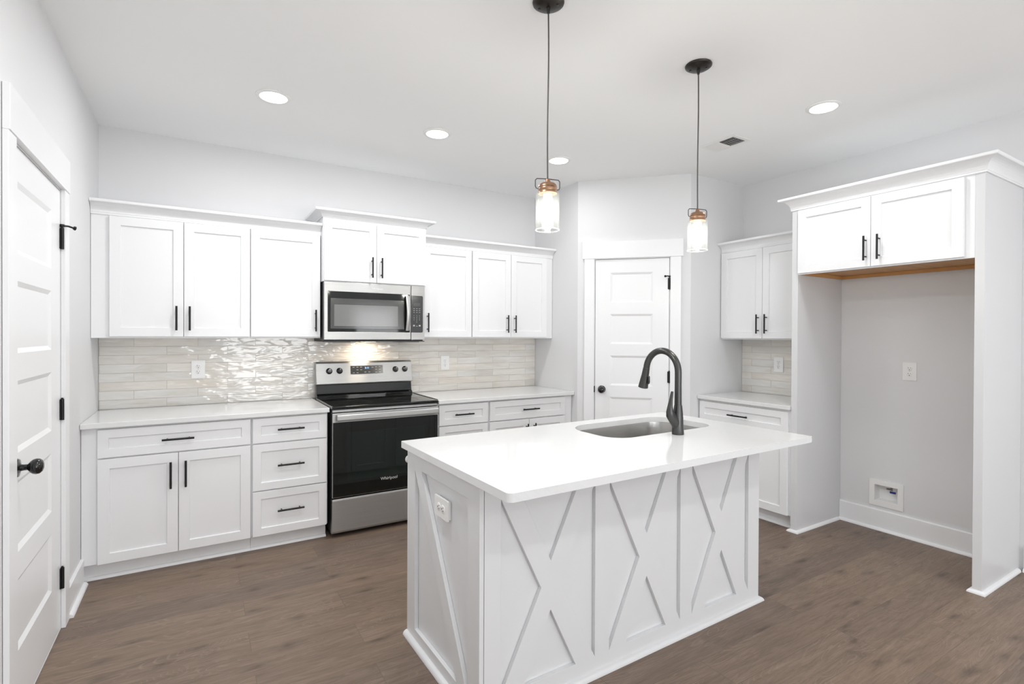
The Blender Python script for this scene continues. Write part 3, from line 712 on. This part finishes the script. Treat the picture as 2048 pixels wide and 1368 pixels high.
for (mx, mz) in [(-0.108, 0.022), (-0.078, 0.022), (-0.048, 0.022), (-0.108, -0.024), (-0.078, 0.0), (-0.048, 0.0), (-0.078, -0.024), (0.046, 0.018), (0.076, 0.022), (0.106, 0.022), (0.076, 0.0), (0.106, 0.0), (0.076, -0.024), (0.106, -0.022), (-0.015, -0.020), (0.018, -0.020)]:
    mb = MB(); mb.box(mx - 0.008, mx + 0.008, -0.0027, -0.0020, mz - 0.0014, mz + 0.0014); mb.xform(dm); mb.build('button_mark', M['mark'], dp)
# front trim, door, drawer
mb = MB(); mb.box(0.004, rw - 0.004, -0.650, -0.6155, 0.878, 0.8965); mb.build('vent_trim', M['steel'], rg, bevel=0.002)
mb = MB(); mb.box(0.002, rw - 0.002, -0.662, -0.6165, 0.287, 0.874); od = mb.build('oven_door', M['steel'], rg, bevel=0.003)
mb = MB(); mb.plate(rect(0.006, rw - 0.006, 0.292, 0.810), [rect(0.105, rw - 0.105, 0.395, 0.735)], -0.6660, -0.6625); mb.build('door_glass', M['blackglass'], od)
mb = MB(); mb.box(0.1055, rw - 0.1055, -0.6655, -0.6625, 0.3955, 0.7345); mb.build('oven_window', M['ovenwin'], od)
mb = MB(); mb.plate(rrect(-0.706, -0.676, 0.825, 0.866, 0.011, 4), [], 0, 1)   # handle section, swept along x
mb = MB(); mb.prism(rrect(-0.704, -0.678, 0.822, 0.867, 0.010, 4), 'x', 0.028, rw - 0.012)
mb.box(0.040, 0.062, -0.680, -0.6615, 0.832, 0.858); mb.box(rw - 0.052, rw - 0.030, -0.680, -0.6615, 0.832, 0.858)
mb.build('oven_handle', M['steel'], od, bevel=0.001)
text('brand_lettering', 'Whirlpool', 0.030, (0.402, -0.6665, 0.378), FRONT, M['silver'], od)
mb = MB(); mb.prism([(-0.660, 0.278), (-0.663, 0.266), (-0.648, 0.050), (-0.640, 0.034), (-0.616, 0.034), (-0.616, 0.278)], 'x', 0.002, rw - 0.002); mb.build('storage_drawer', M['steel'], rg, bevel=0.003)

# ------------------------------------------------------------------ island
TI = 0.0206
O = Vector((1.408, -2.935, 0))
isl = thing('kitchen_island', 'white kitchen island base with raised X-shaped trim boards', 'island', O, TI)
u0, u1, v0, v1 = 0.025, 1.737, 0.237, 0.945
ZT = 0.8835
mb = MB(); 
# hollow carcass (open top, so the sink can hang in it)
pts_o = [(u0 + 0.019, v0 + 0.019), (u1 - 0.019, v0 + 0.019), (u1 - 0.019, v1 - 0.021), (u0 + 0.019, v1 - 0.021)]
pts_i = [(u0 + 0.035, v0 + 0.035), (u1 - 0.035, v0 + 0.035), (u1 - 0.035, v1 - 0.037), (u0 + 0.035, v1 - 0.037)]
mb.plate(pts_o, [pts_i], 0.001, ZT)     # built in x,z then turned so that y is up
mb.xform(Matrix(((1, 0, 0, 0), (0, 0, 1, 0), (0, 1, 0, 0), (0, 0, 0, 1))))
mb.build('carcass', M['island'], isl)
# front lattice
S = [0.116, 0.575, 0.657, 1.106, 1.190, 1.642]
holes = []
for i in range(3):
    L_, R_ = S[2 * i], S[2 * i + 1]; c = (L_ + R_) / 2; k = (R_ - L_) / 2
    zc, wn, hn, tl = 0.4385, 0.0465, 0.097, 0.49
    zl = 0.083; zu = 0.862
    hz = (k - wn) / tl
    holes.append([(L_, zc - min(hz, zc - zl)), (c - wn, zc), (L_, zc + hz)])
    holes.append([(R_, zc - min(hz, zc - zl)), (R_, zc + hz), (c + wn, zc)])
    tu = (zu - zc - hn) * tl
    holes.append([(c, zc + hn), (c + tu, zu), (c - tu, zu)])
    tb = (zc - hn - zl) * tl
    holes.append([(c, zc - hn), (c - tb, zl), (c + tb, zl)])
mb = MB(); mb.plate(rect(u0 + 0.0205, u1, 0.001, ZT), holes, v0, v0 + 0.0185)
mb.build('front_trim', M['island'], isl, bevel=0.0012, seg=1)
# left side lattice (local: x -> v, facing -u)
mb = MB(); mb.plate(rect(v0, v1, 0.001, ZT), [[(0.851, 0.066), (0.851, 0.798), (0.422, 0.066)], [(0.775, 0.808), (0.331, 0.808), (0.331, 0.070)]], u0, u0 + 0.0185)
mb.xform(Matrix(((0, 1, 0, 0), (1, 0, 0, 0), (0, 0, 1, 0), (0, 0, 0, 1))))
mb.build('side_trim', M['island'], isl, bevel=0.0012, seg=1)
mb = MB(); mb.box(u1 - 0.0185, u1, v0 + 0.019, v1, 0.001, ZT); mb.build('side_panel', M['island'], isl, bevel=0.0012, seg=1)
sweep([(u0 - 0.0003, v1), (u0 - 0.0003, v0 - 0.0003), (u1 + 0.0003, v0 - 0.0003), (u1 + 0.0003, v1)], shoe_prof(0.0008, 0.021), 1).build('base_molding', M['island'], isl, smooth=True)
# back of the island: sink base doors and a drawer column facing the range
def back_front(name, a, b_, z0, z1, hv=None):
    mb = MB(); mb.plate(rect(-b_, -a, z0, z1), [rect(-b_ + 0.055, -a - 0.055, z0 + 0.055, z1 - 0.055)], 0, TH, through=False, rec=0.009, taper=0.0015)
    mb.xform(Matrix.Translation((0, v1, 0)) @ Matrix.Rotation(PI, 4, 'Z'))
    o = mb.build(name, M['island'], isl)
    if hv:
        h = MB(); hx, hz, vert = hv; yy = v1 + 0.034; Lh = HL / 2
        if vert: h.tube([(hx, yy, hz - Lh), (hx, yy, hz + Lh)], 0.006); h.tube([(hx, v1 - 0.001, hz - 0.05), (hx, yy, hz - 0.05)], 0.0045); h.tube([(hx, v1 - 0.001, hz + 0.05), (hx, yy, hz + 0.05)], 0.0045)
        else: h.tube([(hx - Lh, yy, hz), (hx + Lh, yy, hz)], 0.006); h.tube([(hx - 0.05, v1 - 0.001, hz), (hx - 0.05, yy, hz)], 0.0045); h.tube([(hx + 0.05, v1 - 0.001, hz), (hx + 0.05, yy, hz)], 0.0045)
        h.build('handle', M['black'], o)
for (a, b_) in ((0.075, 0.42), (0.424, 0.80)): back_front('door', a, b_, 0.11, 0.87, None)
for (a, b_, hx) in ((0.86, 1.265, 1.235), (1.269, 1.68, 1.30)): back_front('door', a, b_, 0.11, 0.87, (hx, 0.72, True))
mb = MB(); mb.lathe([(0, 0), (0.010, 0.001), (0.017, 0.006), (0.019, 0.012), (0.016, 0.019), (0.008, 0.024), (0, 0.025)], 20, (u0 + 0.012, v1 + 0.0003, 0.826), 'y'); mb.build('round_bumper', M['plastic'], isl)

# island countertop with sink cut-out
SK = (0.900, 1.672, 0.455, 0.868)
outer = rrect(0.0, 1.8168, 0.0, 0.9690, 0.02, 8, rs=[0.022, 0.010, 0.022, 0.010])
hole = rrect(*SK, 0.10, 10, rs=[0.12, 0.10, 0.13, 0.16])
mb = MB(); mb.plate(outer, [hole], -CT1, -CT0)
mb.xform(Matrix(((1, 0, 0, 0), (0, 0, 1, 0), (0, -1, 0, 0), (0, 0, 0, 1))))
o = mb.build('island_countertop', M['quartz'], None, bevel=0.0025); o.location = O; o.rotation_euler = (0, 0, TI)
tag(o, 'large white quartz island countertop with an undermount sink cut-out', 'countertop')

# sink bowl
sk = thing('kitchen_sink', 'stainless steel undermount sink set in the island countertop', 'sink', O, TI)
mb = MB(); b = mb.b
def ring(off, z, r_):
    return [b.verts.new((x, y, z)) for x, y in rrect(SK[0] - off, SK[1] + off, SK[2] - off, SK[3] + off, 0, 10, rs=[max(0.02, q + off) for q in r_])]
RS = [0.12, 0.10, 0.13, 0.16]
zt = CT0 - 0.0006
rings = [ring(0.022, zt - 0.003, RS), ring(0.022, zt, RS), ring(0.004, zt, RS), ring(0.003, zt - 0.004, RS), ring(-0.004, zt - 0.150, RS), ring(-0.012, zt - 0.190, RS), ring(-0.035, zt - 0.207, RS),
         ring(-0.15, zt - 0.212, RS), ring(-0.15, zt - 0.216, RS), ring(-0.033, zt - 0.211, RS), ring(-0.009, zt - 0.192, RS), ring(-0.001, zt - 0.150, RS), ring(0.006, zt - 0.006, RS), ring(0.006, zt - 0.003, RS)]
n = len(rings[0])
for i in range(len(rings) - 1):
    for k in range(n): b.faces.new([rings[i][k], rings[i][(k + 1) % n], rings[i + 1][(k + 1) % n], rings[i + 1][k]])
for k in range(n): b.faces.new([rings[-1][k], rings[-1][(k + 1) % n], rings[0][(k + 1) % n], rings[0][k]])
b.faces.new(rings[7]); b.faces.new(rings[8][::-1])
mb.smooth = True; mb.build('sink_bowl', M['sink'], sk)
mb = MB(); mb.lathe([(0, 0), (0.030, 0.0), (0.040, 0.002), (0.044, 0.003), (0.044, 0.0), (0, -0.0005)], 32, (1.286, 0.68, zt - 0.2115)); mb.build('drain', M['steel'], sk)

# faucet
fu, fv = 1.273, 0.394
fa = thing('kitchen_faucet', 'tall black gooseneck pull-down faucet standing behind the sink cut-out', 'faucet', O + Vector((math.cos(TI) * fu - math.sin(TI) * fv, math.sin(TI) * fu + math.cos(TI) * fv, CT1 + 0.0003)), TI)
fa['label'] = 'tall dark gooseneck faucet standing at the edge of the island sink'
# body: base that leans out towards the handle
mb = MB(); mb.tube([(0, 0, 0), (0, 0, 0.004), (-0.001, 0, 0.02), (-0.002, 0, 0.05), (-0.001, 0, 0.085), (0, 0, 0.12), (0.001, 0, 0.150)], [0.0300, 0.0305, 0.0300, 0.0285, 0.0270, 0.0235, 0.0195], 28); mb.build('body', M['faucet'], fa)
mb = MB(); mb.tube([(-0.004, 0, 0.030), (-0.022, 0, 0.062), (-0.042, 0, 0.088), (-0.052, 0, 0.100)], [0.020, 0.0235, 0.0245, 0.0235], 24); mb.build('valve_housing', M['faucet'], fa)
R_ = 0.108; rt = 0.0172; zc = 0.318
pth = [(0, 0, 0.13), (0, 0, 0.20), (0, 0, 0.26)] + [(0, R_ - R_ * math.cos(a), zc + R_ * math.sin(a)) for a in [PI * k / 22 * 0.965 for k in range(0, 23)]]
mb = MB(); mb.tube(pth, [0.0185, 0.0178] + [rt] * (len(pth) - 2), 24); mb.build('spout', M['faucet'], fa)
e = Vector(pth[-1]); dr = (Vector(pth[-1]) - Vector(pth[-2])).normalized()
dr = (dr + Vector((0, 0.10, -0.25))).normalized()
mb = MB(); mb.tube([e, e + dr * 0.004, e + dr * 0.040, e + dr * 0.085, e + dr * 0.112, e + dr * 0.114], [0.0178, 0.0182, 0.0200, 0.0245, 0.0270, 0.0225], 24); sp = mb.build('spray_head', M['faucet'], fa)
pb = e + dr * 0.062
mb = MB(); mb.tube([pb + Vector((0.003, -0.021, 0.018)), pb + Vector((0.003, -0.027, 0.010)), pb + Vector((0.003, -0.027, -0.018)), pb + Vector((0.003, -0.026, -0.028))], [0.005, 0.007, 0.007, 0.004], 12); mb.build('spray_button', M['knob'], sp)
mb = MB(); mb.tube([(-0.046, 0, 0.088), (-0.056, 0, 0.104), (-0.062, 0.0, 0.122), (-0.060, 0.0, 0.150), (-0.054, 0, 0.180), (-0.048, 0, 0.205), (-0.044, 0, 0.222)], [0.0225, 0.0230, 0.0185, 0.0135, 0.0105, 0.0088, 0.0070], 20,
                  squash=[(1, 1), (1, 1), (1, 0.95), (1, 0.8), (1, 0.7), (1, 0.7), (1, 0.7)]); mb.build('lever_handle', M['faucet'], fa)

# outlet on the island end, turned on its side
ov = 0.565; oz = 0.706
po = O + Vector((math.cos(TI) * (u0 + 0.018) - math.sin(TI) * ov, math.sin(TI) * (u0 + 0.018) + math.cos(TI) * ov, oz))
oo = outlet('white sideways outlet on the left end of the island', po, (0, PI / 2, TI - PI / 2))
# its raised mounting block
mb = MB(); mb.box(-0.036, 0.036, -0.0002, 0.012, -0.058, 0.058); mb.build('mounting_block', M['plastic'], oo)
oo.location = po + Vector((-0.0125, 0, 0))

# ------------------------------------------------------------------ pendants
def pendant(label, x, y):
    z = 1.858
    r = thing('pendant_light', label, 'pendant light', (x, y, H), 0, None)
    D = z - H
    mb = MB(); mb.lathe([(0, -0.0005), (0.064, -0.0005), (0.066, -0.004), (0.064, -0.010), (0.050, -0.019), (0.025, -0.025), (0.010, -0.027), (0, -0.027)], 40); cnp = mb.build('canopy', M['bronze'], r)
    mb = MB(); mb.tube([(0, 0, -0.026), (0, 0, -0.036), (0, 0, -0.048)], [0.009, 0.008, 0.0055], 14); mb.build('cord_grip', M['bronze'], cnp)
    for s in (-1, 1):
        mb = MB(); mb.lathe([(0, -0.004), (0.005, -0.003), (0.005, 0.004), (0, 0.004)], 12, (s * 0.040 * 0.6, s * -0.040 * 0.8, -0.022)); mb.build('canopy_screw', M['wire'], cnp)
    cz = D + 0.200
    n_ = 16; pts = [(0.0022 * math.sin(3.2 * k / n_ * 2), 0, -0.046 + (cz + 0.046) * k / n_) for k in range(n_ + 1)]; pts[-1] = (0, 0, cz)
    mb = MB(); mb.tube(pts, 0.0032, 10); mb.build('cord', M['wire'], r)
    mb = MB(); mb.lathe([(0, D + 0.208), (0.009, D + 0.207), (0.012, D + 0.196), (0.014, D + 0.192), (0.030, D + 0.189), (0.037, D + 0.182), (0.039, D + 0.174), (0.037, D + 0.171), (0.0385, D + 0.168), (0.0385, D + 0.158), (0.037, D + 0.156), (0.0385, D + 0.153), (0.039, D + 0.147), (0, D + 0.147)], 36)
    lid = mb.build('lid', M['copper'], r)
    wd = 0.053; a = math.radians(-17); ca, sa = math.cos(a), math.sin(a)
    wz = [(-0.040, 0.165), (-0.050, 0.168), (-wd, 0.176), (-wd, 0.200), (-wd + 0.006, 0.207), (0, 0.209), (wd - 0.006, 0.207), (wd, 0.200), (wd, 0.176), (0.050, 0.168), (0.040, 0.165)]
    mb = MB(); mb.tube([(x_ * ca, x_ * sa, D + z_) for x_, z_ in wz], 0.0022, 8); mb.build('bail_wire', M['wire'], r)
    mb = MB(); mb.lathe([(0.036, 0.151), (0.0375, 0.1505), (0.048, 0.146), (0.0495, 0.140), (0.0495, 0.003), (0.0487, 0.0), (0.0468, 0.0), (0.0462, 0.003), (0.0462, 0.137), (0.044, 0.142), (0.036, 0.147)], 48, (0, 0, D), close=True); gl = mb.build('glass_shade', M['glass'], r)
    mb = MB(); mb.lathe([(0.0480 + 0.0020 * math.cos(a_), -0.0008 + 0.0020 * math.sin(a_)) for a_ in [2 * PI * k / 8 for k in range(8)]], 48, (0, 0, D - 0.0015), close=True); mb.build('shade_rim', M['rim'], gl)
    mb = MB(); mb.lathe([(0, 0.1468), (0.019, 0.1468), (0.019, 0.115), (0.016, 0.112), (0, 0.112)], 24, (0, 0, D)); mb.build('socket', M['plastic'], r)
    mb = MB(); mb.lathe([(0, 0.1118), (0.012, 0.1115), (0.014, 0.104), (0.019, 0.092), (0.025, 0.077), (0.0265, 0.062), (0.024, 0.047), (0.015, 0.034), (0.006, 0.028), (0, 0.027)], 28, (0, 0, D)); mb.build('bulb', M['bulb'], r)
    return r
p1 = pendant('jar pendant light nearer the range, its canopy cut by the top edge', 1.800, -2.583)
p1['label'] = 'left jar pendant light, canopy cut off by the picture top'
p2 = pendant('right jar pendant light with its whole round canopy visible', 2.738, -2.576)
mb = MB(); mb.tube([(0.060, -0.020, -0.003), (0.075, -0.035, -0.006), (0.088, -0.040, -0.004)], 0.0010, 6); mb.build('loose_wire', M['rubber'], p2)

# ------------------------------------------------------------------ recessed lights and register
def can(label, x, y, grp=None, power=None):
    r = thing('recessed_light', label, 'recessed light', (x, y, H), 0, grp)
    mb = MB(); mb.lathe([(0.072, -0.0005), (0.094, -0.0005), (0.093, -0.004), (0.084, -0.009), (0.074, -0.008), (0.072, -0.004)], 40, close=True); mb.build('trim_ring', M['plastic'], r)
    mb = MB(); mb.lathe([(0, -0.0045), (0.0715, -0.0045), (0.0715, -0.001), (0, -0.001)], 36); mb.build('diffuser', M['diff'], r)
    l = area('recessed_lamp', (0, 0, -0.010), (0, 0, 0), 0.14, 0.14, CAN_W if power is None else power, CAN_COL, 'DISK'); l.parent = r
    return r
for lab, kp_, (x, y) in zip(('recessed ceiling light above the left wall cabinets', 'recessed ceiling light nearest the microwave, middle of the back row',
                        'recessed ceiling light beside the left pendant cord, before the pantry', 'recessed ceiling light above the fridge opening, on the right'), (1.2, 0.75, 0.5, 0.7), CANS): can(lab, x, y, None, CAN_W * kp_)
can('recessed ceiling light above the island end nearest the left door, outside the picture', 0.936, -2.65, None, CAN_W * 1.5)  # unseen can guessed from the layout, added to brighten the left side
for x, y in CANS_ADDED: can('recessed ceiling light over the room behind the camera', x, y, 'recessed lights behind the camera', ADDED_CAN_W)

vt = thing('ceiling_vent', 'white two-way ceiling air register, one half showing dark slats', 'air vent', (3.686, -2.108, H))
vw_, vl_ = 0.190, 0.285
mb = MB(); mb.plate(rect(0, vw_, 0, vl_), [rect(0.028, vw_ - 0.028, 0.030, vl_ - 0.030)], -0.006, -0.0005)
mb.xform(Matrix(((1, 0, 0, 0), (0, 0, 1, 0), (0, 1, 0, 0), (0, 0, 0, 1)))); mb.build('vent_frame', M['plastic'], vt, bevel=0.002)
mb = MB(); mb.box(0.028, vw_ - 0.028, 0.030, vl_ - 0.030, -0.0012, -0.0006); mb.build('duct_opening', M['ventdark'], vt)
ns = 17
for k in range(ns):
    yy = 0.037 + (vl_ - 0.074) * k / (ns - 1); s = 1 if yy > vl_ / 2 else -1
    s = -1 if k > ns // 2 else 1
    mb = MB(); mb.prism([(yy - 0.0062 * 1, -0.0016 if s < 0 else -0.0095), (yy - 0.0055, -0.0013 if s < 0 else -0.0098), (yy + 0.0062, -0.0095 if s < 0 else -0.0016), (yy + 0.0055, -0.0098 if s < 0 else -0.0013)], 'x', 0.0285, vw_ - 0.0285)
    mb.build('slat', M['plastic'], vt)
for k in (1, 2, 3):
    xx = 0.028 + (vw_ - 0.056) * k / 4
    mb = MB(); mb.box(xx - 0.001, xx + 0.001, 0.031, vl_ / 2 - 0.004, -0.0102, -0.0098); mb.build('cross_bar', M['plastic'], vt)

# ------------------------------------------------------------------ groups of alike things
GR = {'wall_outlet': 'white wall outlets', 'wall_cabinet': 'white wall cabinets', 'base_cabinet': 'white base cabinets', 'drawer_cabinet': 'white drawer cabinets',
      'crown_molding': 'white crown mouldings on the cabinets', 'countertop': 'white quartz countertops along the walls', 'end_panel': 'white end panels of the fridge opening',
      'pendant_light': 'jar pendant lights over the island', 'recessed_light': 'recessed lights in the kitchen ceiling', 'backsplash': 'tile backsplashes'}
for o in list(COL.objects):
    k = o.name.split('.')[0]
    if o.parent is None and k in GR and 'category' in o and 'group' not in o: o['group'] = GR[k]
